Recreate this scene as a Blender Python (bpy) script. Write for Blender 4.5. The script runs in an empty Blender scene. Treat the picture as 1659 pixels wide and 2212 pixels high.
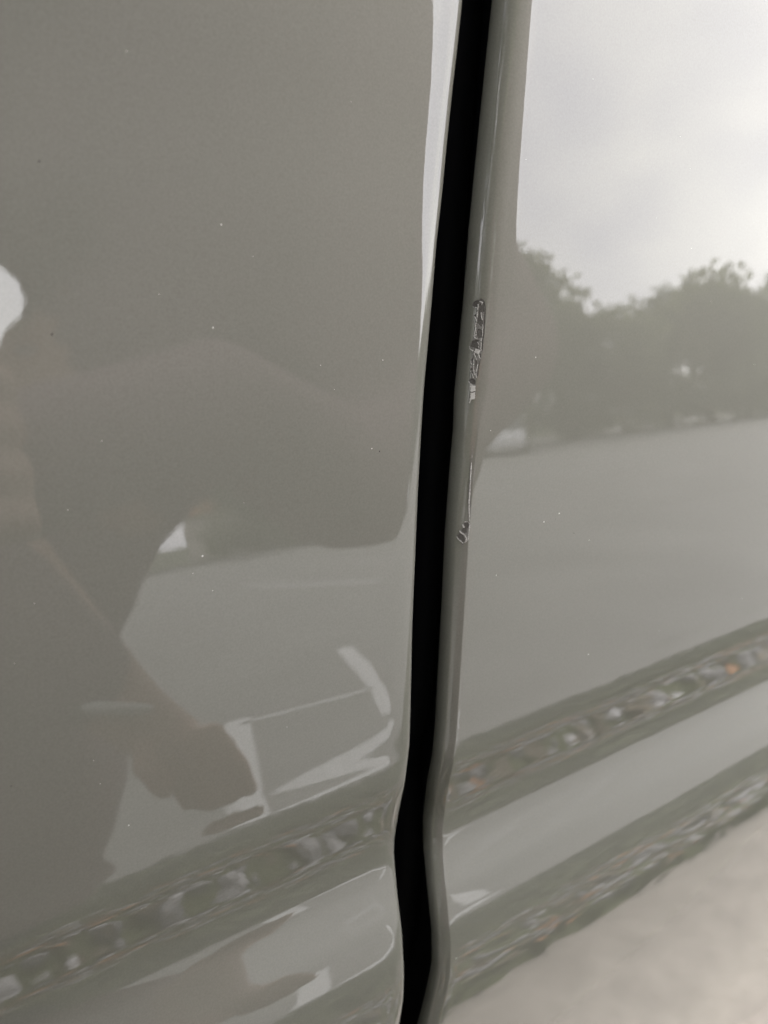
import bpy, bmesh, math, random
from mathutils import Vector, Matrix, noise
from mathutils.bvhtree import BVHTree
random.seed(7)
S = bpy.context.scene
C = S.collection

# ------------------------------------------------------------------ camera
# Photograph geometry (pixels of a 1659 x 2212 copy): vanishing points of the body
# lines and of the door gap give the camera's turn against the door panel.
F, CX, CY = 1724.0, 829.5, 1106.0
CAM_Z = 1.05                       # lens height above the ground
H = 0.12                           # lens to door skin
LEAN = math.radians(16)            # the door skin leans in at the top
d1 = Vector((2550, -456, F)).normalized()
d2 = Vector((-233, 5215, F)); d2 = (d2 - d1 * d1.dot(d2)).normalized()
dn = d1.cross(d2)
if dn.z < 0: dn = -dn
M = Matrix((d1, dn, -d2))          # camera axes (right, down, forward) -> panel axes (along, in, up)
R = Matrix(((1, 0, 0), (0, math.cos(LEAN), math.sin(LEAN)), (0, -math.sin(LEAN), math.cos(LEAN))))
O = Vector((0, 0, CAM_Z))
def W(p): return O + R @ Vector(p)                     # panel coordinates (m) -> world
def pixray(px, py): return (R @ (M @ Vector((px - CX, py - CY, F)))).normalized()
cam = bpy.data.cameras.new('camera')
camo = bpy.data.objects.new('camera', cam); C.objects.link(camo); S.camera = camo
rx, dy, fz = (R @ (M @ Vector(v)) for v in ((1, 0, 0), (0, 1, 0), (0, 0, 1)))
mw = Matrix((rx, -dy, -fz)).transposed().to_4x4(); mw.translation = O
camo.matrix_world = mw
cam.sensor_fit = 'HORIZONTAL'; cam.sensor_width = 36
cam.lens = F / 1659 * 36
cam.clip_start = 0.005; cam.clip_end = 3000
cam.dof.use_dof = True
cam.dof.focus_distance = 0.160
cam.dof.aperture_fstop = 24

# ------------------------------------------------------------------ sky and sun
SUN_AZ, SUN_EL = math.radians(25), math.radians(40)    # azimuth from -y towards +x
sun_dir = Vector((math.sin(SUN_AZ) * math.cos(SUN_EL), -math.cos(SUN_AZ) * math.cos(SUN_EL), math.sin(SUN_EL)))
w = bpy.data.worlds.new('World'); S.world = w; w.use_nodes = True
nt = w.node_tree; N = nt.nodes; L = nt.links
bg = N['Background']; bg.inputs['Strength'].default_value = 0.1
sky = N.new('ShaderNodeTexSky'); sky.sky_type = 'NISHITA'; sky.sun_disc = False
sky.sun_elevation = SUN_EL
sky.sun_rotation = math.atan2(sun_dir.x, sun_dir.y)
sky.dust_density = 3.0
tc = N.new('ShaderNodeTexCoord')
mp = N.new('ShaderNodeMapping'); mp.inputs['Scale'].default_value = (1, 1, 1.5)
L.new(tc.outputs['Generated'], mp.inputs['Vector'])
n1 = N.new('ShaderNodeTexNoise'); n1.inputs['Scale'].default_value = 3.4; n1.inputs['Detail'].default_value = 5; n1.inputs['Roughness'].default_value = .5
L.new(mp.outputs[0], n1.inputs['Vector'])
cr = N.new('ShaderNodeValToRGB')                       # layered overcast: grey bases, white thin cloud
cr.color_ramp.elements[0].position = .34; cr.color_ramp.elements[0].color = (.66, .655, .74, 1)
cr.color_ramp.elements[1].position = .66; cr.color_ramp.elements[1].color = (1.0, .985, .97, 1)
L.new(n1.outputs['Fac'], cr.inputs['Fac'])
bw = N.new('ShaderNodeRGBToBW'); L.new(sky.outputs[0], bw.inputs[0])   # cloud keeps the sky's own brightness towards the sun
mulk = N.new('ShaderNodeMath'); mulk.operation = 'MULTIPLY_ADD'; L.new(bw.outputs[0], mulk.inputs[0])
mulk.inputs[1].default_value = .45; mulk.inputs[2].default_value = 12.0
mul = N.new('ShaderNodeVectorMath'); mul.operation = 'SCALE'
L.new(cr.outputs[0], mul.inputs[0]); L.new(mulk.outputs[0], mul.inputs['Scale'])
mx = N.new('ShaderNodeMix'); mx.data_type = 'RGBA'; mx.inputs['Factor'].default_value = .93
L.new(sky.outputs[0], mx.inputs['A']); L.new(mul.outputs[0], mx.inputs['B'])
L.new(mx.outputs['Result'], bg.inputs['Color'])
sl = bpy.data.lights.new('sun', 'SUN'); sl.energy = 1.0; sl.angle = math.radians(14); sl.color = (1, .95, .87)
so = bpy.data.objects.new('sun', sl); C.objects.link(so); so.location = (20, -20, 30)
so.rotation_euler = sun_dir.to_track_quat('Z', 'Y').to_euler()
vs = S.view_settings; vs.view_transform = 'Standard'; vs.look = 'None'; vs.gamma = 1; vs.use_curve_mapping = False
vs.exposure = 2.11

# ------------------------------------------------------------------ helpers
def mat(name, col, rough=.6, metal=0, spec=.5, var=0, scale=8, bump=0, bscale=60, coat=0):
    m = bpy.data.materials.new(name); m.use_nodes = True
    nt = m.node_tree; b = nt.nodes['Principled BSDF']
    b.inputs['Roughness'].default_value = rough; b.inputs['Metallic'].default_value = metal
    b.inputs['Specular IOR Level'].default_value = spec; b.inputs['Coat Weight'].default_value = coat
    b.inputs['Base Color'].default_value = (*col, 1)
    tc = nt.nodes.new('ShaderNodeTexCoord')
    if var:
        n = nt.nodes.new('ShaderNodeTexNoise'); n.inputs['Scale'].default_value = scale; n.inputs['Detail'].default_value = 6
        r = nt.nodes.new('ShaderNodeValToRGB')
        r.color_ramp.elements[0].position = .3; r.color_ramp.elements[1].position = .7
        r.color_ramp.elements[0].color = (*[c * (1 - var) for c in col], 1)
        r.color_ramp.elements[1].color = (*[min(1, c * (1 + var)) for c in col], 1)
        nt.links.new(tc.outputs['Object'], n.inputs['Vector']); nt.links.new(n.outputs['Fac'], r.inputs['Fac'])
        nt.links.new(r.outputs[0], b.inputs['Base Color'])
    if bump:
        n = nt.nodes.new('ShaderNodeTexNoise'); n.inputs['Scale'].default_value = bscale; n.inputs['Detail'].default_value = 4
        bp = nt.nodes.new('ShaderNodeBump'); bp.inputs['Strength'].default_value = bump; bp.inputs['Distance'].default_value = .01
        nt.links.new(tc.outputs['Object'], n.inputs['Vector']); nt.links.new(n.outputs['Fac'], bp.inputs['Height'])
        nt.links.new(bp.outputs[0], b.inputs['Normal'])
    return m
def mesh(name, vs, fs, m, parent=None, smooth=False):
    me = bpy.data.meshes.new(name); me.from_pydata([tuple(v) for v in vs], [], fs); me.update()
    if smooth: me.polygons.foreach_set('use_smooth', [True] * len(me.polygons))
    o = bpy.data.objects.new(name, me); C.objects.link(o)
    if m: me.materials.append(m)
    if parent: o.parent = parent
    return o
def tag(o, label, cat, group=None):
    o['label'] = label; o['category'] = cat
    if group: o['group'] = group
    return o
def thing(name, label, cat, loc=(0, 0, 0), group=None, rz=0):
    o = bpy.data.objects.new(name, None); C.objects.link(o); o.location = loc; o.rotation_euler = (0, 0, rz); o.empty_display_size = .2
    return tag(o, label, cat, group)
def box(x0, x1, y0, y1, z0, z1):
    v = [(x, y, z) for x in (x0, x1) for y in (y0, y1) for z in (z0, z1)]
    return v, [(0, 1, 3, 2), (4, 6, 7, 5), (0, 4, 5, 1), (2, 3, 7, 6), (0, 2, 6, 4), (1, 5, 7, 3)]
def boxes(lst):
    V, Fc = [], []
    for b in lst:
        v, f = box(*b); k = len(V); V += v; Fc += [tuple(i + k for i in q) for q in f]
    return V, Fc
def bevel(o, wd, seg=3):
    b = o.modifiers.new('bevel', 'BEVEL'); b.width = wd; b.segments = seg; b.limit_method = 'ANGLE'
    return o
def copy_tree(o, parent=None):
    c = o.copy(); C.objects.link(c); c.parent = parent
    for ch in list(o.children): copy_tree(ch, c)
    return c
def lerp_table(t, x):
    if x >= t[0][0]: return t[0][1]
    for (a, va), (b, vb) in zip(t, t[1:]):
        if x >= b:
            k = (a - x) / (a - b); k = k * k * (3 - 2 * k)
            return va + (vb - va) * k
    return t[-1][1]

# ------------------------------------------------------------------ materials
def paint_mat():
    m = bpy.data.materials.new('greige_car_paint'); m.use_nodes = True
    nt = m.node_tree; b = nt.nodes['Principled BSDF']
    b.inputs['Base Color'].default_value = (.127, .1245, .1075, 1)
    b.inputs['Roughness'].default_value = .55
    b.inputs['Specular IOR Level'].default_value = .15
    b.inputs['Coat Weight'].default_value = 1; b.inputs['Coat Roughness'].default_value = .012; b.inputs['Coat IOR'].default_value = 1.6
    tc = nt.nodes.new('ShaderNodeTexCoord')
    n = nt.nodes.new('ShaderNodeTexNoise'); n.inputs['Scale'].default_value = 420; n.inputs['Detail'].default_value = 2     # orange peel
    n2 = nt.nodes.new('ShaderNodeTexNoise'); n2.inputs['Scale'].default_value = 26; n2.inputs['Detail'].default_value = 1   # slight waviness of the sheet
    ad = nt.nodes.new('ShaderNodeMath'); ad.operation = 'MULTIPLY_ADD'; ad.inputs[1].default_value = 6.0
    nt.links.new(tc.outputs['Object'], n.inputs['Vector']); nt.links.new(tc.outputs['Object'], n2.inputs['Vector'])
    nt.links.new(n2.outputs['Fac'], ad.inputs[0]); nt.links.new(n.outputs['Fac'], ad.inputs[2])
    fl = nt.nodes.new('ShaderNodeTexNoise'); fl.inputs['Scale'].default_value = 2600; fl.inputs['Detail'].default_value = 2      # fine flake in the base coat
    fr = nt.nodes.new('ShaderNodeValToRGB'); fr.color_ramp.elements[0].position = .3; fr.color_ramp.elements[1].position = .7
    fr.color_ramp.elements[0].color = (.1175, .117, .0985, 1); fr.color_ramp.elements[1].color = (.1355, .135, .114, 1)
    nt.links.new(tc.outputs['Object'], fl.inputs['Vector']); nt.links.new(fl.outputs['Fac'], fr.inputs['Fac']); nt.links.new(fr.outputs[0], b.inputs['Base Color'])
    bp = nt.nodes.new('ShaderNodeBump'); bp.inputs['Strength'].default_value = 1; bp.inputs['Distance'].default_value = .0000035
    nt.links.new(ad.outputs[0], bp.inputs['Height']); nt.links.new(bp.outputs[0], b.inputs['Coat Normal'])
    return m
PAINT = paint_mat()
RUBBER = mat('black_rubber', (.006, .006, .008), .7, spec=.2)
CAVITY = mat('black_cavity', (.004, .004, .006), .8, spec=.1)
GLASS = mat('dark_glass', (.01, .012, .014), .05, coat=.5)
TYRE = mat('tyre_rubber', (.02, .02, .02), .8, bump=.4, bscale=40)
RIM = mat('alloy', (.5, .5, .52), .3, metal=1)
PLASTIC = mat('black_plastic', (.02, .02, .021), .5)

# ------------------------------------------------------------------ ground
def sheet(name, pts, z, m):
    o = mesh(name, [(x, y, z) for x, y in pts], [tuple(range(len(pts)))], m); o['kind'] = 'structure'; return o
CONCRETE = mat('pale_concrete', (.215, .196, .172), .85, spec=.2, var=.12, scale=14, bump=.3, bscale=30)
ROAD = mat('grey_road', (.215, .21, .196), .85, spec=.2, var=.12, scale=1.1, bump=.3, bscale=40)
GRASS = mat('grass', (.075, .085, .045), .9, spec=.1, var=.3, scale=5)
LINE = mat('white_road_paint', (.46, .46, .45), .6, var=.15, scale=20)
sheet('ground', [(-600, -600), (600, -600), (600, 600), (-600, 600)], 0, GRASS)
sheet('road', [(-60, -34), (80, -34), (80, -1.72), (-60, -1.72)], .004, ROAD)
edge = [(x * .02 - 3, -.385 + .035 * noise.noise(Vector((x * .11, 0, 0))) + .03 * noise.noise(Vector((x * .45, 5, 0)))) for x in range(450)]
sheet('driveway', [(-60, -.38)] + edge + [(80, -.38), (80, 14), (-60, 14)], .004, CONCRETE)
kb = mesh('kerb', *boxes([(-60 + i * 2.0, -60 + i * 2.0 + 1.985, -34.15, -34, 0, .13) for i in range(70)]), ROAD); kb['kind'] = 'structure'
def painted(name, a, b, wd):
    a, b = Vector(a), Vector(b); n = (b - a).normalized(); n = Vector((-n.y, n.x)) * wd / 2
    o = sheet(name, [tuple(p) for p in (a + n, a - n, b - n, b + n)], .008, LINE); return o
painted('painted_line', (.80, -1.84), (1.30, -3.15), .11)
painted('painted_line', (1.26, -3.02), (1.86, -2.84), .06)
painted('painted_line', (1.62, -2.25), (2.75, -4.7), .11)
painted('painted_line', (.90, -1.80), (1.60, -2.10), .13)
for k in range(8): painted('painted_line', (6 + k * 2.5, -9), (6 + k * 2.5, -14), .12)
# stones, leaves and tufts on the verge beside the driveway
def litter(name, n, m, shape, y0, y1, x0=-2.4, x1=4.6, smin=.012, smax=.04, seed=1):
    rg = random.Random(seed); V = []; Fc = []
    for _ in range(n):
        x = rg.uniform(x0, x1); y = rg.uniform(y0, y1) + .06 * noise.noise(Vector((x * 2, 3, 0))); r = rg.uniform(smin, smax); k = len(V); a = rg.uniform(0, 6.3)
        if shape == 'stone':
            for zz, q in ((-.2, .9), (.35, 1), (.8, .5)):
                for i in range(6):
                    t = a + i / 6 * math.tau; rr = r * q * rg.uniform(.7, 1.2); V.append((x + rr * math.cos(t), y + rr * math.sin(t), max(0, r * zz)))
            for l in (0, 6):
                for i in range(6): Fc.append((k + l + i, k + l + (i + 1) % 6, k + l + 6 + (i + 1) % 6, k + l + 6 + i))
            Fc.append(tuple(k + 12 + i for i in range(6)))
        elif shape == 'leaf':
            c, d = math.cos(a) * r, math.sin(a) * r; z = rg.uniform(.004, .02)
            V += [(x - c, y - d, z), (x + d * .5, y - c * .5, z + rg.uniform(0, .02)), (x + c, y + d, z + rg.uniform(0, .02)), (x - d * .5, y + c * .5, z)]; Fc.append((k, k + 1, k + 2, k + 3))
        else:
            for b in range(5):
                t = rg.uniform(0, 6.3); h = rg.uniform(.03, .07); w2 = .004; lx, ly = rg.uniform(-.03, .03), rg.uniform(-.03, .03)
                q = len(V); V += [(x - w2 * math.cos(t), y - w2 * math.sin(t), 0), (x + w2 * math.cos(t), y + w2 * math.sin(t), 0), (x + lx, y + ly, h)]; Fc.append((q, q + 1, q + 2))
    o = mesh(name, V, Fc, m); o['kind'] = 'stuff'; return o
litter('gravel', 2000, mat('grey_stone', (.24, .235, .235), .8, var=.4, scale=14), 'stone', -.95, -.43, smin=.006, smax=.026, seed=1)
litter('gravel', 560, mat('pale_stone', (.52, .51, .51), .8, var=.3, scale=14), 'stone', -.92, -.45, smin=.005, smax=.02, seed=2)
litter('fallen_leaves', 300, mat('orange_leaf', (.30, .15, .07), .8, var=.3, scale=9), 'leaf', -.95, -.42, smin=.015, smax=.04, seed=3)
litter('fallen_leaves', 950, mat('brown_leaf', (.11, .09, .06), .8, var=.3, scale=9), 'leaf', -1.0, -.42, smin=.015, smax=.045, seed=4)
VG = mat('verge_grass', (.06, .08, .03), .9, spec=.1, var=.3, scale=6)
litter('grass_tufts', 3500, VG, 'tuft', -1.76, -.96, seed=5)
litter('grass_tufts', 680, VG, 'tuft', -.455, -.36, seed=6)

# ------------------------------------------------------------------ the van
van = thing('van', 'glossy grey-beige van with two ribbed doors meeting at a narrow dark gap', 'van', (0, .9, 0))
VB = Vector((0, .9, 0))
# angle of the skin to the panel plane along the height (mm from lens height, degrees, + faces up)
GROOVE = [(-104, 0), (-108, 1.5), (-110, 0), (-121, -13), (-128, -13), (-137, 0), (-146, 15), (-152, 16), (-160, 9), (-170, 2), (-180, -4), (-195, -9), (-215, -13), (-300, -15), (-700, -16), (-780, -40)]
PHI_R = [(330, 7), (120, 1), (60, 0)] + GROOVE
PHI_L = [(330, 7), (120, 1), (70, -1.5), (30, -1.0), (8, 2.2), (-20, 3.0), (-70, 3.0), (-98, .6)] + GROOVE
def heights(fine=.5, lo=-215, hi=75):
    u = []; z = 320
    while z > -770:
        u.append(z); z -= fine if lo < z <= hi else (12 if z > hi else 9)
    return u
def vertical_profile(phi, us, at=-101):
    """outward offset (mm) of the skin at every height, zero at `at`"""
    d = [0]
    for a, b in zip(us, us[1:]):
        d.append(d[-1] + math.tan(math.radians(lerp_table(phi, (a + b) / 2))) * (a - b))
    k = min(range(len(us)), key=lambda i: abs(us[i] - at))
    return [x - d[k] for x in d]
def edge_section(turns, step):
    """turns: (arc length mm, end angle deg); returns (along, in) points of an edge rolling away"""
    pts = [(0, 0)]; a = 0
    for ln, a1 in turns:
        n = max(2, int(ln / step(ln, abs(a1 - a))))
        for i in range(n):
            t = (i + .5) / n; ang = math.radians(a + (a1 - a) * t)
            x, y = pts[-1]; pts.append((x + math.cos(ang) * ln / n, y + math.sin(ang) * ln / n))
        a = a1
    return pts
def fixed_section(turns, counts):
    pts = [(0, 0)]; a = 0
    for (ln, a1), n in zip(turns, counts):
        for i in range(n):
            ang = math.radians(a + (a1 - a) * (i + .5) / n)
            x, y = pts[-1]; pts.append((x + math.cos(ang) * ln / n, y + math.sin(ang) * ln / n))
        a = a1
    return pts
def door_mesh(name, phi, x_edge, sign, x_far, section, us, parent, m=PAINT):
    """skin from the rolled edge at x_edge (mm) to the far edge; sign +1: edge on the right"""
    ds = vertical_profile(phi, us)
    span = abs(x_far - (x_edge[0] if isinstance(x_edge, list) else x_edge))
    far = [i for i in (20, 40, 60, 80, 100, 130, 170, 220, 280, 360, 460, 580, 720, 860, 1000, 1200) if i < span - 40] + [span - 14]
    V = []; rows = []
    xe = x_edge if isinstance(x_edge, list) else [x_edge] * len(us)
    for u, d, x_edge in zip(us, ds, xe):
        sec = section(u)
        tip = max(p[0] for p in sec)
        row = []
        x0 = x_edge - sign * tip                        # where the roll starts
        end = [(span - 12, 0), (span - 3, .4), (span - .8, 1.5), (span, 4), (span, 18)]
        for off, dep in reversed(end): row.append((x0 - sign * (off - tip), dep))
        for off in reversed(far[:-1]): row.append((x0 - sign * off, 0))
        for a, dep in sec: row.append((x0 + sign * a, dep))
        r = []
        for x, dep in row:
            bow = ((x - 100) / 1000) ** 2 * 12          # gentle bow of the sheet along the car
            p = W((x / 1000, H + (dep - d + bow) / 1000, u / 1000)) - VB
            r.append(len(V)); V.append(p)
        rows.append(r)
    Fc = []
    for a, b in zip(rows, rows[1:]):
        for i in range(len(a) - 1):
            q = (a[i], a[i + 1], b[i + 1], b[i])
            Fc.append(q if sign < 0 else q[::-1])
    o = mesh(name, V, Fc, m, parent, True)
    return o
# the two cut lines of the gap as seen in the photograph, brought onto the skin at its own depth
CUT_L = [(1000, 0), (989, 105), (977, 210), (966, 315), (956, 420), (944, 525), (933, 660), (916, 848), (910, 948), (903, 1081), (897, 1231), (892, 1348), (888, 1530), (885.5, 1607), (876, 1686), (863, 1749), (852.5, 1812), (852, 1844), (858.6, 1923), (869.7, 2018), (874, 2098), (873, 2145), (868, 2212)]
CUT_R = [(1071, 0), (1055, 150), (1035, 345), (1020, 495), (1007, 660), (985, 881), (973, 1015), (963, 1148), (955, 1315), (946, 1481), (941, 1570), (934.6, 1638), (922, 1702), (914, 1781), (916, 1844), (925, 1939), (933, 2018), (933, 2082), (928, 2145), (922, 2212)]
def cut_line(curve):
    t = []
    for px, py in curve:
        v = M @ Vector((px - CX, py - CY, F)); t.append((v.z / v.y, v.x / v.y))
    def f(u, y):
        b = u / y
        if b >= t[0][0]: k = (t[1][1] - t[0][1]) / (t[1][0] - t[0][0]); return y * (t[0][1] + .4 * k * max(0, min(.3, b - t[0][0])))
        for (b0, a0), (b1, a1) in zip(t, t[1:]):
            if b >= b1: return y * (a0 + (a1 - a0) * (b0 - b) / (b0 - b1))
        return y * t[-1][1]
    return f
def fitted_edge(curve, dep, phi, us):
    f = cut_line(curve); ds = vertical_profile(phi, us)
    xs = [f(u, H * 1000 + dep - d) for u, d in zip(us, ds)]
    lo = [i for i, u in enumerate(us) if u < -182]
    for i in lo: xs[i] = xs[lo[0] - 1]                  # straight below the picture
    for _ in range(6): xs = [xs[0]] + [(a + 2 * b + c) / 4 for a, b, c in zip(xs, xs[1:], xs[2:])] + [xs[-1]]
    return xs
def ramp(x, a, b):
    k = min(1, max(0, (x - a) / (b - a))); return k * k * (3 - 2 * k)
# left door: wide soft roll, then the hem
def sec_left(u):
    wob = noise.noise(Vector((u * .02, 3.1, 0))) * .8
    return fixed_section([(5, .4 + wob * .5), (3.5, 3.5 + wob), (2.2, 14), (1.2, 40), (.7, 82), (.8, 92), (5, 92), (.9, 200), (4, 200)], [8, 8, 8, 8, 8, 5, 4, 4, 3])
# right door: tight roll above, a flattened hem facet from the damage downwards
def sec_right(u):
    k = 1 - ramp(u, -36, -27)                            # 0 above, 1 below
    mix = lambda a, b: a + (b - a) * k
    return fixed_section([(mix(3.2, 2.2), mix(4, 2)), (mix(1.8, .4), mix(18, 28)), (mix(1.7, 2.2), mix(42, 40)), (mix(1.4, .5), mix(68, 66)), (1.2, 84), (1.7, 104), (1.8, 130), (1.6, 170), (5, 190)], [8, 8, 8, 8, 7, 7, 7, 6, 3])
US = heights()
door_a = door_mesh('door', PHI_L, fitted_edge(CUT_L, 1.3, PHI_L, US), 1, -900, sec_left, US, van)
door_a['label'] = 'clean undamaged door'
door_b = door_mesh('door', PHI_R, fitted_edge(CUT_R, 4.6, PHI_R, US), -1, 1250, sec_right, US, van)
door_b['label'] = 'door with chipped paint along its edge'
# black pillar and rubber seal deep in the gap
def strip(name, xs_dep, m, phi=PHI_R):
    us = heights(4, -215, 75); ds = vertical_profile(phi, us); V = []; Fc = []; n = len(xs_dep)
    for u, d in zip(us, ds):
        for x, dep in xs_dep: V.append(W((x / 1000, H + (dep - min(d, 0)) / 1000, u / 1000)) - VB)
    for r in range(len(us) - 1):
        for i in range(n - 1): Fc.append((r * n + i, r * n + i + 1, (r + 1) * n + i + 1, (r + 1) * n + i))
    return mesh(name, V, Fc, m, van, True)
strip('pillar', [(40, 13), (60, 14), (78, 22), (84, 34), (122, 34), (128, 22), (146, 14), (170, 13)], CAVITY)
strip('rubber_seal', [(118.5, 33), (116.8, 31), (116.2, 28.5), (116.8, 26), (118.8, 24.4), (121.5, 24.2), (124, 25.5), (125.5, 28), (125.5, 33)], RUBBER)
# rest of the van, plain: outside the photograph
fen = door_mesh('fender', PHI_R, -906, 1, -2050, lambda u: fixed_section([(2, 10), (3, 90), (8, 90)], [3, 5, 2]), [u for u in heights(14) if u > -420], van)
qtr = door_mesh('quarter_panel', PHI_R, 1256, -1, 2900, lambda u: fixed_section([(2, 10), (3, 90), (8, 90)], [3, 5, 2]), [u for u in heights(14) if u > -420], van)
def vmesh(name, vf, m, bev=0, smooth=False):
    o = mesh(name, [Vector(v) - VB for v in vf[0]], vf[1], m, van, smooth)
    if bev: bevel(o, bev)
    return o
vmesh('sill', box(-.905, 1.255, .07, .3, .22, .32), PLASTIC, .02)
vmesh('body', box(-2.05, 2.9, .30, 1.78, .30, 1.32), PAINT, .06)
def greenhouse():
    a = [(-1.5, .27, 1.33), (2.85, .27, 1.33), (2.85, 1.72, 1.33), (-1.5, 1.72, 1.33), (-.7, .42, 1.95), (2.7, .42, 1.95), (2.7, 1.57, 1.95), (-.7, 1.57, 1.95)]
    return a, [(0, 1, 5, 4), (1, 2, 6, 5), (2, 3, 7, 6), (3, 0, 4, 7), (4, 5, 6, 7), (0, 3, 2, 1)]
vmesh('roof', greenhouse(), PAINT, .05)
for x0, x1 in ((-.75, .05), (.2, 1.2), (1.35, 2.5)):
    k = lambda z: .268 + (z - 1.33) * .15 / .62 - .006
    vmesh('window', ([(x0, k(1.42), 1.42), (x1, k(1.42), 1.42), (x1, k(1.84), 1.84), (x0 + (.35 if x0 < 0 else 0), k(1.84), 1.84),
                      (x0, k(1.42) + .004, 1.42), (x1, k(1.42) + .004, 1.42), (x1, k(1.84) + .004, 1.84), (x0 + (.35 if x0 < 0 else 0), k(1.84) + .004, 1.84)],
                     [(0, 1, 2, 3), (4, 7, 6, 5), (0, 4, 5, 1), (1, 5, 6, 2), (2, 6, 7, 3), (3, 7, 4, 0)]), GLASS)
def lathe(prof, c, n=40):
    V = []; Fc = []; k = len(prof)
    for i in range(n):
        a = i / n * math.tau
        for r, y in prof: V.append((c[0] + r * math.cos(a), c[1] + y, c[2] + r * math.sin(a)))
    for i in range(n):
        for j in range(k - 1):
            b = (i + 1) % n; Fc.append((i * k + j, i * k + j + 1, b * k + j + 1, b * k + j))
    return V, Fc
for x in (-1.45, 2.05):
    for y in (.18, 1.62):
        wy = vmesh('wheel', lathe([(.19, -.06), (.21, -.10), (.29, -.11), (.325, -.09), (.335, -.05), (.335, .05), (.325, .09), (.29, .11), (.21, .10), (.19, .06)], (x, y + .08, .339)), TYRE, 0, True)
        rr = mesh('rim', [Vector(v) - VB for v in lathe([(0, -.07), (.05, -.075), (.07, -.05), (.16, -.07), (.19, -.09), (.2, -.06), (.2, .06), (0, .06)], (x, y + .08, .339))[0]], lathe([(0, 0)] * 8, (0, 0, 0))[1], RIM, wy, True)

# ------------------------------------------------------------------ paint damage and a painted glint on the door edge
def in_poly(x, y, P):
    c = False; j = len(P) - 1
    for i in range(len(P)):
        xi, yi = P[i]; xj, yj = P[j]
        if (yi > y) != (yj > y) and x < (xj - xi) * (y - yi) / (yj - yi) + xi: c = not c
        j = i
    return c
def seg_dist(x, y, P):
    best = 1e9
    for (ax, ay), (bx, by) in zip(P, P[1:]):
        dx, dy = bx - ax, by - ay; t = max(0, min(1, ((x - ax) * dx + (y - ay) * dy) / (dx * dx + dy * dy + 1e-9)))
        best = min(best, math.hypot(x - ax - dx * t, y - ay - dy * t))
    return best
def chip_mat(name, cols):
    m = bpy.data.materials.new(name); m.use_nodes = True; nt = m.node_tree; b = nt.nodes['Principled BSDF']
    at = nt.nodes.new('ShaderNodeAttribute'); at.attribute_name = 'layer'
    r = nt.nodes.new('ShaderNodeValToRGB'); r.color_ramp.elements[0].color = (*cols[0], 1); r.color_ramp.elements[1].color = (*cols[2], 1)
    e = r.color_ramp.elements.new(.5); e.color = (*cols[1], 1)
    nt.links.new(at.outputs['Fac'], r.inputs['Fac']); nt.links.new(r.outputs[0], b.inputs['Base Color'])
    b.inputs['Roughness'].default_value = .75; b.inputs['Specular IOR Level'].default_value = .25
    return m
CHIP = chip_mat('primer_torn_paint_and_glint', [(.05, .046, .041), (.13, .126, .114), (.52, .51, .48)])
bvh_b = BVHTree.FromPolygons([v.co + VB for v in door_b.data.vertices], [p.vertices for p in door_b.data.polygons])
bvh_a = BVHTree.FromPolygons([v.co + VB for v in door_a.data.vertices], [p.vertices for p in door_a.data.polygons])
def on_door(px, py, bvh):
    loc, nor, i, d = bvh.ray_cast(O, pixray(px, py))
    if loc is None: return None, None
    if nor.dot(O - loc) < 0: nor = -nor
    return loc, nor
def damage(name, crop, outline, dark, light, mid=(), step=5, jit=9, parent=door_b):
    ox, oy, sc = crop
    conv = lambda x, y: ((ox + x / sc) / 1.35624, (oy + y / sc) / 1.35624)
    xs = [p[0] for p in outline]; ys = [p[1] for p in outline]
    idx = {}; V = []; lay = []; Fc = []
    nx = int((max(xs) - min(xs)) / step) + 3; ny = int((max(ys) - min(ys)) / step) + 3
    for j in range(ny):
        for i in range(nx):
            x = min(xs) - step + i * step; y = min(ys) - step + j * step
            jx = x + noise.noise(Vector((x * .035, y * .035, 1))) * jit; jy = y + noise.noise(Vector((x * .035, y * .035, 9))) * jit
            if not in_poly(jx, jy, outline): continue
            loc, nor = on_door(*conv(x, y), bvh_b)
            if loc is None: continue
            v = .45 + .22 * noise.noise(Vector((x * .05, y * .05, 4))); hgt = .10
            for P in mid:
                if in_poly(jx, jy, P): v = .80 + .1 * noise.noise(Vector((x * .03, y * .03, 2))); hgt = .13
            for P in dark:
                if len(P) > 2 and P[0] != 'l':
                    if in_poly(jx, jy, P): v = .10 + .16 * noise.noise(Vector((x * .06, y * .04, 7))); hgt = .02
                elif P[0] == 'l' and seg_dist(jx, jy, P[2]) < P[1]: v = 0; hgt = .02
            for wd, P in light:
                dd = seg_dist(jx, jy, P) / wd / .95
                if dd < 1 and noise.noise(Vector((x * .028, y * .028, 21))) > -.33: v = .95 - .4 * dd + .3 * noise.noise(Vector((x * .07, y * .07, 31))); hgt = .11 + .03 * (1 - dd)
            idx[(i, j)] = len(V); lay.append(max(0, min(1, v)))
            V.append(loc + nor * (hgt + .02 * random.random()) / 1000 - VB)
    for (i, j) in idx:
        q = [(i, j), (i + 1, j), (i + 1, j + 1), (i, j + 1)]
        if all(k in idx for k in q): Fc.append(tuple(idx[k] for k in reversed(q)))
    o = mesh(name, V, Fc, CHIP, parent)
    at = o.data.attributes.new('layer', 'FLOAT', 'POINT'); at.data.foreach_set('value', lay)
    return o
CROP1 = (1300, 850, 6.32)
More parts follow.
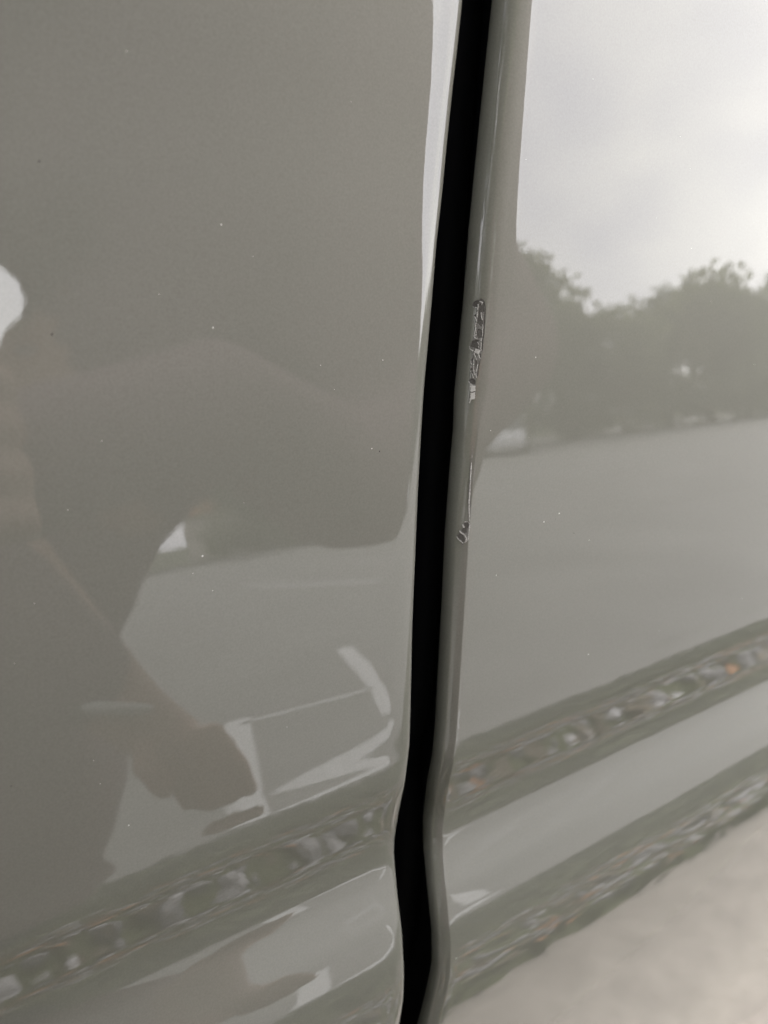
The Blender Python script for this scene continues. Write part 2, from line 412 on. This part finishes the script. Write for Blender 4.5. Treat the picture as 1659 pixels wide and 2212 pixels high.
c1 = damage('paint_chip', CROP1,
    [(700, 140), (745, 190), (780, 300), (776, 480), (762, 640), (752, 800), (742, 900), (732, 1050), (722, 1140), (695, 1200), (692, 1290), (666, 1380), (648, 1500), (636, 1620), (594, 1640), (592, 1740),
     (586, 1870), (578, 2020), (520, 2030), (486, 2110), (470, 2080), (492, 1960), (490, 1770), (452, 1670), (496, 1630), (515, 1580), (484, 1480), (505, 1420), (484, 1300), (535, 1240), (525, 1150), (484, 1090), (474, 1030),
     (535, 900), (560, 880), (550, 820), (580, 700), (572, 620), (592, 560), (548, 480), (592, 440), (612, 330), (545, 315), (522, 260), (580, 195), (655, 172)],
    dark=[[(655, 185), (640, 300), (600, 318), (545, 305), (535, 255), (585, 200)],
          [(660, 255), (748, 235), (742, 400), (722, 420), (700, 430), (690, 540), (720, 560), (725, 640), (690, 690), (650, 640), (615, 610), (640, 450)],
          [(605, 440), (560, 480), (610, 500)],
          [(610, 760), (640, 720), (705, 740), (700, 870), (650, 900), (610, 850)],
          [(535, 940), (600, 915), (650, 935), (640, 1000), (675, 1080), (640, 1105), (590, 1075), (495, 1050)],
          [(565, 1180), (600, 1190), (605, 1240), (580, 1240)],
          [(515, 1290), (545, 1260), (550, 1330), (530, 1370)], [(580, 1300), (620, 1300), (610, 1400), (585, 1440)], [(515, 1430), (545, 1440), (540, 1480), (500, 1475)],
          [(465, 1680), (500, 1642), (560, 1648), (588, 1690), (580, 1742), (530, 1740), (490, 1720)],
          [(690, 150), (735, 170), (735, 215), (655, 195)],
          ('l', 9, [(735, 190), (762, 300), (757, 480), (742, 660), (736, 800), (716, 950), (706, 1110)]),
          ('l', 9, [(678, 1185), (670, 1245)]), ('l', 9, [(652, 1320), (644, 1450), (622, 1590)]),
          ('l', 7, [(486, 1888), (530, 1896), (580, 1866)]), ('l', 6, [(535, 1510), (545, 1560)])],
    light=[(9, [(640, 262), (632, 340), (620, 500)]), (7, [(530, 300), (560, 322), (612, 322)]),
           (11, [(560, 480), (600, 525), (612, 575), (588, 640), (592, 700), (572, 800), (562, 870), (612, 908)]),
           (7, [(604, 745), (596, 840)]), (7, [(722, 640), (716, 850)]), (9, [(694, 900), (688, 1110)]), (6, [(630, 960), (650, 1080)]),
           (12, [(474, 1040), (492, 1092), (560, 1130), (640, 1180)]), (9, [(560, 1160), (585, 1240), (605, 1285)]), (8, [(640, 1120), (650, 1220), (680, 1268)]),
           (9, [(500, 1310), (520, 1380), (506, 1440)]), (8, [(470, 1490), (512, 1500), (530, 1570), (556, 1630)]), (9, [(556, 1290), (548, 1450), (566, 1560)]), (8, [(628, 1380), (590, 1560), (610, 1615)]),
           (7, [(462, 1690), (490, 1735), (540, 1762)]), (9, [(690, 420), (700, 500), (712, 550)]), (7, [(670, 205), (715, 225), (705, 265)])],
    mid=[[(492, 1760), (590, 1770), (585, 1870), (576, 2020), (515, 2020), (484, 2110), (470, 2080), (490, 1960)], [(590, 1080), (680, 1110), (650, 1190), (570, 1150)]])
c1['label'] = 'long ragged chip down to dark primer'
c2 = damage('paint_chip', (1300, 1480, 13.825),
    [(840, 650), (960, 640), (1050, 720), (1060, 850), (1040, 1100), (1010, 1350), (960, 1470), (900, 1500), (830, 1540), (770, 1640), (730, 1620), (740, 1530), (560, 1380), (520, 1250), (640, 1110), (600, 1010), (640, 1000), (720, 1030), (750, 920), (730, 800), (790, 720)],
    dark=[[(850, 690), (960, 690), (1020, 780), (1000, 880), (930, 960), (930, 1100), (830, 1150), (700, 1060), (760, 930), (840, 900), (825, 760)],
          [(650, 1130), (780, 1220), (860, 1430), (790, 1520), (700, 1420), (560, 1310), (545, 1230)], [(740, 1540), (780, 1540), (775, 1610), (745, 1600)]],
    light=[(30, [(620, 1020), (720, 1130), (830, 1190), (920, 1330), (890, 1470)]), (24, [(530, 1270), (600, 1400), (690, 1450), (760, 1530)]),
           (18, [(1052, 720), (1040, 830), (1010, 1100), (970, 1430)]), (22, [(840, 665), (960, 655), (1040, 730)]), (34, [(770, 800), (815, 890)]), (16, [(830, 1490), (880, 1500)])], step=11, jit=22)
c2['label'] = 'small double chip showing dark primer'
c3 = damage('painted_glint', (1100, 800, 2.458),  # pale ridge: the reflection along the facet edge put into the colour
    [(698, 1235), (702, 1240), (696, 1370), (692, 1400), (696, 1412), (690, 1500), (686, 1650), (682, 1780), (674, 1790), (666, 1680), (668, 1560), (682, 1420), (680, 1390), (690, 1360)],
    dark=[('l', 3, [(678, 1405), (700, 1405)])], light=[(5, [(694, 1240), (688, 1400), (682, 1500), (674, 1640), (674, 1790)])], step=1.2, jit=2)
c3['label'] = 'thin pale line painted as a glint on the door edge'
# dust and tiny stone chips that lie on the paint
DUST_L = mat('pale_dust', (.55, .54, .5), .9); DUST_D = mat('dark_dirt', (.02, .018, .016), .9)
def specks(name, pts, bvh, m, parent):
    V = []; Fc = []
    for px, py, s in pts:
        loc, nor = on_door(px, py, bvh)
        if loc is None: continue
        t = nor.orthogonal().normalized(); b = nor.cross(t); k = len(V); r = s / 1000
        for a in range(6):
            q = a / 6 * math.tau; rr = r * random.uniform(.6, 1.3); V.append(loc + (t * math.cos(q) + b * math.sin(q)) * rr - VB)
        V.append(loc + nor * r * .7 - VB)
        for a in range(6): Fc.append((k + a, k + (a + 1) % 6, k + 6))
    o = mesh(name, V, Fc, m, parent); o['kind'] = 'stuff'; return o
rnd = random.Random(3)
specks('dust_specks', [(478, 485, .12), (460, 708, .14), (827, 778, .12), (803, 969, .13), (437, 1201, .16), (278, 1783, .14)] + [(rnd.uniform(20, 860), rnd.uniform(60, 1700), rnd.uniform(.05, .09)) for _ in range(16)], bvh_a, DUST_L, door_a)
specks('dirt_specks', [(820, 975, .17), (24, 2295 * .74, .13), (84, 348, .16), (112, 722, .2)], bvh_a, DUST_D, door_a)
specks('dust_specks', [(1175, 1127, .2), (1208, 1109, .2), (1072, 1243, .19), (1271, 1414, .18), (1157, 772, .16), (1060, 930, .1), (985, 2070, .18)] + [(rnd.uniform(1120, 1640), rnd.uniform(60, 1500), rnd.uniform(.06, .1)) for _ in range(14)], bvh_b, DUST_L, door_b)
specks('dirt_specks', [(1240, 1152, .17), (1200, 1122, .1), (1500, 2020, .15)], bvh_b, DUST_D, door_b)

# ------------------------------------------------------------------ the photographer, mirrored in the paint
SKIN = mat('skin', (.60, .38, .28), .55, var=.06, scale=30); HAIR = mat('dark_hair', (.02, .014, .01), .6, var=.3, scale=120)
JACKET = mat('mauve_jacket', (.29, .195, .205), .9, spec=.1, var=.12, scale=25, bump=.3, bscale=90); TROUSER = mat('dark_trousers', (.035, .04, .045), .9, spec=.1, var=.15, scale=20)
SHOE = mat('shoe', (.05, .05, .05), .6); CUFF = mat('white_bracelet', (.75, .74, .72), .5)
def blob(name, chains, m, parent, voxel=.012, it=3):
    """tapered chains of (x, y, z, r) fused into one continuous skin"""
    bm = bmesh.new()
    for ch in chains:
        for a, b in zip(ch, ch[1:]):
            n = max(2, int((Vector(a[:3]) - Vector(b[:3])).length / max(.006, min(a[3], b[3]) * .35)))
            for i in range(n + 1):
                t = i / n; p = [a[k] + (b[k] - a[k]) * t for k in range(4)]
                bmesh.ops.create_icosphere(bm, subdivisions=2, radius=p[3], matrix=Matrix.Translation((p[0], p[1], p[2])))
    me = bpy.data.meshes.new(name); bm.to_mesh(me); bm.free()
    o = bpy.data.objects.new(name, me); C.objects.link(o); me.materials.append(m); o.parent = parent
    r = o.modifiers.new('fuse', 'REMESH'); r.mode = 'VOXEL'; r.voxel_size = voxel; r.use_smooth_shade = True
    s = o.modifiers.new('soft', 'SMOOTH'); s.iterations = it; s.factor = .5
    return o
PB = Vector((0, -.55, 0))
per = thing('person', 'person in a mauve jacket bending sideways with one arm raised towards the van', 'person', PB)
def cp(*ps): return [(p[0] - PB.x, p[1] - PB.y, p[2] + CAM_Z - PB.z, p[3]) for p in ps]
def hd(*ps): return cp(*[(p[0] - .08, p[1] + .13, p[2] - .05, p[3]) for p in ps])      # head leaning towards the door
sh_r, sh_l = (.46, -.44, .33), (.17, -.47, .36)
blob('body', [cp((.31, -.44, .38, .062), (.25, -.32, .44, .058)), hd((.31, -.42, .50, .06), (.31, -.40, .56, .085), (.31, -.405, .62, .095)), hd((.31, -.325, .54, .02), (.31, -.300, .525, .013)),
              hd((.212, -.41, .565, .02), (.205, -.41, .585, .018)), hd((.408, -.41, .565, .02), (.415, -.41, .585, .018)),
              cp((-.02, -.55, -.22, .12), (.1, -.52, -.06, .11), (.28, -.48, .12, .11), (.31, -.46, .32, .1)),
              cp((*sh_r, .05), (.57, -.39, .015, .045), (.42, -.34, -.04, .042), (.31, -.29, -.045, .038), (.2, -.235, .005, .032), (.10, -.17, -.025, .028), (.025, -.125, -.035, .027)), cp((*sh_l, .05), (-.05, -.42, .20, .042), (.14, -.35, -.19, .03), (.165, -.34, -.235, .027)),
              cp((-.08, -.55, -.25, .08), (-.18, -.58, -.6, .06), (-.26, -.62, -.96, .045)), cp((.06, -.55, -.25, .08), (.02, -.62, -.6, .06), (-.02, -.72, -.96, .045))] +
     # fingers: right hand round the telephone, left hand resting
     [cp((.018, -.118, -.058 + k * .014, .012), (.04, -.095, -.062 + k * .016, .0095), (.05, -.07, -.062 + k * .016, .0085), (.036 - .004 * abs(k - 1.5), -.052, -.062 + k * .016, .0075)) for k in range(4)] +
     [cp((.01, -.118, -.02, .013), (-.02, -.10, -.012, .011), (-.034, -.075, -.01, .009))] +
     [cp((.165 + k * .012 - .014, -.335 + k * .008, -.235, .012), (.18 + k * .012 - .014, -.325 + k * .008, -.275, .0095), (.187 + k * .012 - .014, -.325 + k * .008, -.312 + abs(k - 1.4) * .007, .008)) for k in range(4)] +
     [cp((.155, -.335, -.215, .013), (.143, -.318, -.25, .011), (.151, -.31, -.275, .009))], SKIN, per, .0042, 2)
blob('jacket', [cp((-.05, -.56, -.27, .15), (.05, -.54, -.13, .135), (.16, -.51, .0, .11), (.30, -.48, .12, .125), (.32, -.46, .30, .13)), cp((.06, -.55, -.27, .13), (.07, -.54, -.12, .11)), cp((.07, -.51, -.14, .10), (.07, -.52, -.30, .11), (.03, -.55, -.42, .12), (-.08, -.57, -.42, .13)),
                cp((.31, -.45, .36, .09), (.31, -.44, .41, .07)), cp((.2, -.46, .35, .08), (.47, -.45, .36, .095)), cp((.40, -.46, .1, .07), (.37, -.47, .25, .1)),
                cp((.475, -.44, .33, .095), (.50, -.41, .14, .085), (.575, -.39, .015, .07)), cp((.46, -.42, .22, .09), (.43, -.40, .08, .08), (.42, -.37, -.0, .06)), cp((.575, -.39, .015, .07), (.43, -.34, -.05, .066), (.31, -.29, -.05, .058), (.2, -.235, .005, .042), (.06, -.145, -.035, .036)), cp((.24, -.47, .24, .07), (.165, -.45, .205, .06)),
                cp((.17, -.47, .36, .085), (.08, -.44, .29, .078), (-.05, -.42, .20, .06)), cp((-.05, -.42, .20, .06), (.0, -.40, .08, .05), (.06, -.38, -.06, .048), (.115, -.355, -.16, .042))], JACKET, per, .012, 4)
blob('trousers', [cp((-.06, -.57, -.27, .12), (-.14, -.56, -.45, .1), (-.18, -.58, -.62, .08), (-.26, -.62, -.95, .065)), cp((.02, -.57, -.27, .115), (.03, -.60, -.45, .095), (.02, -.62, -.62, .08), (-.02, -.72, -.95, .065))], TROUSER, per, .014, 3)
for sx, sy in ((-.26, -.07), (-.02, -.17)): blob('shoe', [cp((sx, -.60 + sy, -1.005, .042), (sx, -.52 + sy, -1.0, .046), (sx + .01, -.40 + sy, -1.01, .037))], SHOE, per, .01, 2)
blob('hair', [hd((.31, -.45, .60, .1), (.31, -.43, .645, .098)), hd((.31, -.48, .55, .07), (.31, -.48, .46, .05))], HAIR, per, .01, 2)
blob('bracelet', [cp(*[(.130 + .034 * math.cos(a) * .9, -.352 + .034 * math.sin(a), -.185 - .014 * math.cos(a), .007) for a in [i / 14 * math.tau for i in range(15)]])], CUFF, per, .004, 1)
for sx in (-1, 1): blob('eye', [hd((.31 + sx * .034, -.323, .565, .012), (.31 + sx * .034, -.322, .565, .012))], GLASS, per, .004, 1)
blob('mouth', [hd((.288, -.328, .492, .006), (.31, -.325, .490, .007), (.332, -.328, .492, .006))], mat('lips', (.3, .11, .1), .5), per, .004, 1)
pv, pf = box(-.024, .047, -.06, .09, -.0042, .0042)
ph = mesh('smartphone', pv, pf, PLASTIC); bevel(ph, .004, 4)
pm = mw.copy(); pm.translation = O - fz * .034; ph.matrix_world = pm
lens = mesh('lens', *lathe([(0, -.0012), (.006, -.0012), (.0075, -.0008), (.0075, .0006)], (0, 0, 0), 20), GLASS, ph, True); lens.rotation_euler = (math.radians(90), 0, 0); lens.location = (0, 0, -.0046)
tag(ph, 'thin black smartphone held in the hand of the person', 'phone')

# ------------------------------------------------------------------ trees, houses and a car across the road, mirrored in the paint
def leaf_mat(name, col):
    m = mat(name, col, .7, spec=.2, var=.35, scale=1.4); nt = m.node_tree; b = nt.nodes['Principled BSDF']
    tr = nt.nodes.new('ShaderNodeBsdfTranslucent'); tr.inputs[0].default_value = (col[0] * 2.2, col[1] * 2.4, col[2] * 1.5, 1)
    ms = nt.nodes.new('ShaderNodeMixShader'); ms.inputs[0].default_value = .45; o = nt.nodes['Material Output']
    nt.links.new(b.outputs[0], ms.inputs[1]); nt.links.new(tr.outputs[0], ms.inputs[2]); nt.links.new(ms.outputs[0], o.inputs['Surface'])
    return m
LEAF = leaf_mat('leaves', (.115, .12, .09)); LEAF2 = leaf_mat('dark_leaves', (.10, .118, .078))
BARK = mat('bark', (.09, .07, .05), .9, var=.3, scale=6, bump=.5, bscale=12)
def tube(pts, n=7):
    V = []; Fc = []
    for x, y, z, r in pts:
        for i in range(n): V.append((x + r * math.cos(i / n * math.tau), y + r * math.sin(i / n * math.tau), z))
    for k in range(len(pts) - 1):
        for i in range(n): Fc.append((k * n + i, k * n + (i + 1) % n, (k + 1) * n + (i + 1) % n, (k + 1) * n + i))
    return V, Fc
def make_tree(h, wd, leaf, seed, name='tree', nl=4600):
    rg = random.Random(seed); V = []; Fc = []
    v, f = tube([(0, 0, 0, .2), (.05, .03, h * .2, .15), (.12, -.05, h * .45, .1), (.1, .05, h * .85, .03)]); V += v; Fc += f
    cl = []
    for k in range(30):
        a = rg.uniform(0, math.tau); e = rg.uniform(.04, 1); rad = wd * math.sin(math.pi * min(.93, e * .65 + .28)) * rg.uniform(.35, .85)
        c = (rad * math.cos(a), rad * math.sin(a), h * (.06 + .88 * e)); cl.append((c, rg.uniform(.55, 1.15) * wd * .34))
        v, f = tube([(.1, 0, c[2] * .7, .06), (c[0] * .5, c[1] * .5, c[2] * .85, .04), (*c, .015)], 5); b = len(V); V += v; Fc += [tuple(i + b for i in q) for q in f]
    LV = []; LF = []
    for i in range(nl):
        c, r = rg.choice(cl); d = Vector((rg.gauss(0, 1), rg.gauss(0, 1), rg.gauss(0, .8))); d = d.normalized() * r * rg.random() ** .4
        p = Vector(c) + d; s = rg.uniform(.09, .2)
        t = Vector((rg.gauss(0, 1), rg.gauss(0, 1), rg.gauss(0, 1))).normalized(); u = t.orthogonal().normalized()
        k = len(LV); LV += [p - t * s, p + u * s * .6, p + t * s, p - u * s * .6]; LF.append((k, k + 1, k + 2, k + 3))
    root = bpy.data.objects.new(name, None); C.objects.link(root)
    mesh('trunk', V, Fc, BARK, root, True); mesh('crown', LV, LF, leaf, root)
    return root
def at(az, dist): a = math.radians(az); return (math.sin(a) * dist, -math.cos(a) * dist)
protos = [make_tree(5.6, 3.3, LEAF, 1), make_tree(6.6, 3.0, LEAF2, 2), make_tree(4.2, 3.2, LEAF, 5)]
spots = [(43.6, 38, 0, 1.62), (47.6, 39, 2, 1.25), (51.5, 37, 0, 1.0), (54.5, 41, 1, .98), (57, 39, 2, 1.4), (59.5, 40, 0, 1.05), (62.5, 42, 1, 1.0), (66, 41, 0, 1.1), (71, 43, 2, 1.3),
         (39.5, 37, 0, 1.25), (35.5, 40, 1, 1.0), (24.0, 39, 2, 1.0), (-12, 40, 1, 1.0), (-14, 10.5, 1, 1.35), (-23, 9.5, 1, 1.7), (-41, 8.5, 0, 1.8), (-60, 8, 1, 1.7)]  # last four are added out of view to darken the left side
used = set()
names = ['rounded', 'tall dark', 'low spreading']
order = ['first', 'second', 'third', 'fourth', 'fifth', 'sixth', 'seventh', 'eighth', 'ninth']
where = ['behind the kerb, %s in the row past the parked white car' % o for o in order] + ['behind the kerb, just before the parked white car', 'behind the kerb, next to the orange roofed house', 'between the two houses, beside the orange roof',
         'just beyond the brown roofed house'] + ['added by the nose of the van to block light, %s of four' % o for o in order[:4]]
for i, (az, ds, k, sc) in enumerate(spots):
    t = protos[k] if k not in used else copy_tree(protos[k]); used.add(k)
    x, y = at(az, ds); t.location = (x, y, 0); t.scale = (sc, sc, sc); t.rotation_euler = (0, 0, i * 1.7)
    tag(t, names[k] + ' leafy tree ' + where[i], 'tree', 'trees along the road')
WALLS = [mat('cream_render', (.5, .46, .4), .9, var=.06, scale=2), mat('grey_render', (.3, .31, .33), .9, var=.06, scale=2)]
ROOFS = [mat('orange_tile', (.36, .13, .05), .9, var=.25, scale=3), mat('brown_tile', (.2, .11, .07), .9, var=.25, scale=3)]
WHITE = mat('white_trim', (.75, .74, .72), .6)
def house(az, ds, wd, hh, k, label):
    x, y = at(az, ds); r = thing('house', label, 'house', (x, y, 0), 'houses across the road', -math.radians(az) * .3)
    mesh('wall', *box(-wd / 2, wd / 2, -7, 0, 0, hh), WALLS[k], r)
    rf = mesh('roof', [(-wd / 2 - .4, .5, hh + .003), (wd / 2 + .4, .5, hh + .003), (wd / 2 + .4, -7.5, hh + .003), (-wd / 2 - .4, -7.5, hh + .003), (-wd / 2 + .8, -3.5, hh + 1.5), (wd / 2 - .8, -3.5, hh + 1.5)], [(0, 1, 5, 4), (1, 2, 5), (2, 3, 4, 5), (3, 0, 4), (3, 2, 1, 0)], ROOFS[k], r)
    mesh('chimney', *box(wd * .2, wd * .2 + .6, -3.2, -2.6, hh + .8, hh + 2.1), ROOFS[k], rf)
    for q in range(4):
        wx = -wd / 2 + wd * (q + .5) / 4
        if q == 1: mesh('door', *box(wx - .5, wx + .5, .003, .06, 0, 2.05), ROOFS[1], r); continue
        fr = mesh('window', *boxes([(wx - .7, wx - .62, .003, .07, .9, 2.1), (wx + .62, wx + .7, .003, .07, .9, 2.1), (wx - .62, wx + .62, .003, .07, .9, .98), (wx - .62, wx + .62, .003, .07, 2.02, 2.1)]), WHITE, r)
        mesh('pane', *box(wx - .62, wx + .62, .004, .03, .98, 2.02), GLASS, fr)
house(29, 44, 9, 2.6, 0, 'cream house with an orange tiled roof'); house(1, 45, 10, 2.7, 1, 'grey house with a brown tiled roof')
# parked car
x, y = at(43.2, 28)
car = thing('car', 'small white parked car standing across the road', 'car', (x, y, 0), None, math.radians(-44))
CARP = mat('white_car_paint', (.7, .7, .7), .3, coat=1)
def loft(secs):
    V = []; Fc = []; n = len(secs[0])
    for s in secs: V += s
    for a in range(len(secs) - 1):
        for i in range(n): Fc.append((a * n + i, a * n + (i + 1) % n, (a + 1) * n + (i + 1) % n, (a + 1) * n + i))
    Fc += [tuple(reversed(range(n))), tuple(range(len(V) - n, len(V)))]
    return V, Fc
bd = mesh('body', *loft([[(xx, -w2, .25), (xx, w2, .25), (xx, w2, h2), (xx, -w2 + .03, h2)] for xx, w2, h2 in ((-1.95, .65, .62), (-1.8, .78, .72), (-.9, .82, .86), (.9, .82, .9), (1.7, .78, .86), (1.9, .68, .7))]), CARP, car); bevel(bd, .08)
cb = mesh('cabin', [(-.95, -.7, .87), (1.6, -.72, .88), (1.6, .72, .88), (-.95, .7, .87), (-.3, -.55, 1.42), (1.15, -.56, 1.42), (1.15, .56, 1.42), (-.3, .55, 1.42)], [(0, 1, 5, 4), (1, 2, 6, 5), (2, 3, 7, 6), (3, 0, 4, 7), (4, 5, 6, 7)], GLASS, car); bevel(cb, .06)
mesh('roof', *box(-.25, 1.1, -.53, .53, 1.41, 1.45), CARP, car)
for wx in (-1.2, 1.25):
    for wy in (-.72, .72):
        v, f = lathe([(0, -.1), (.2, -.1), (.29, -.09), (.3, 0), (.29, .09), (.2, .1), (0, .1)], (wx, wy, .3), 24)
        mesh('wheel', v, f, TYRE, car, True)
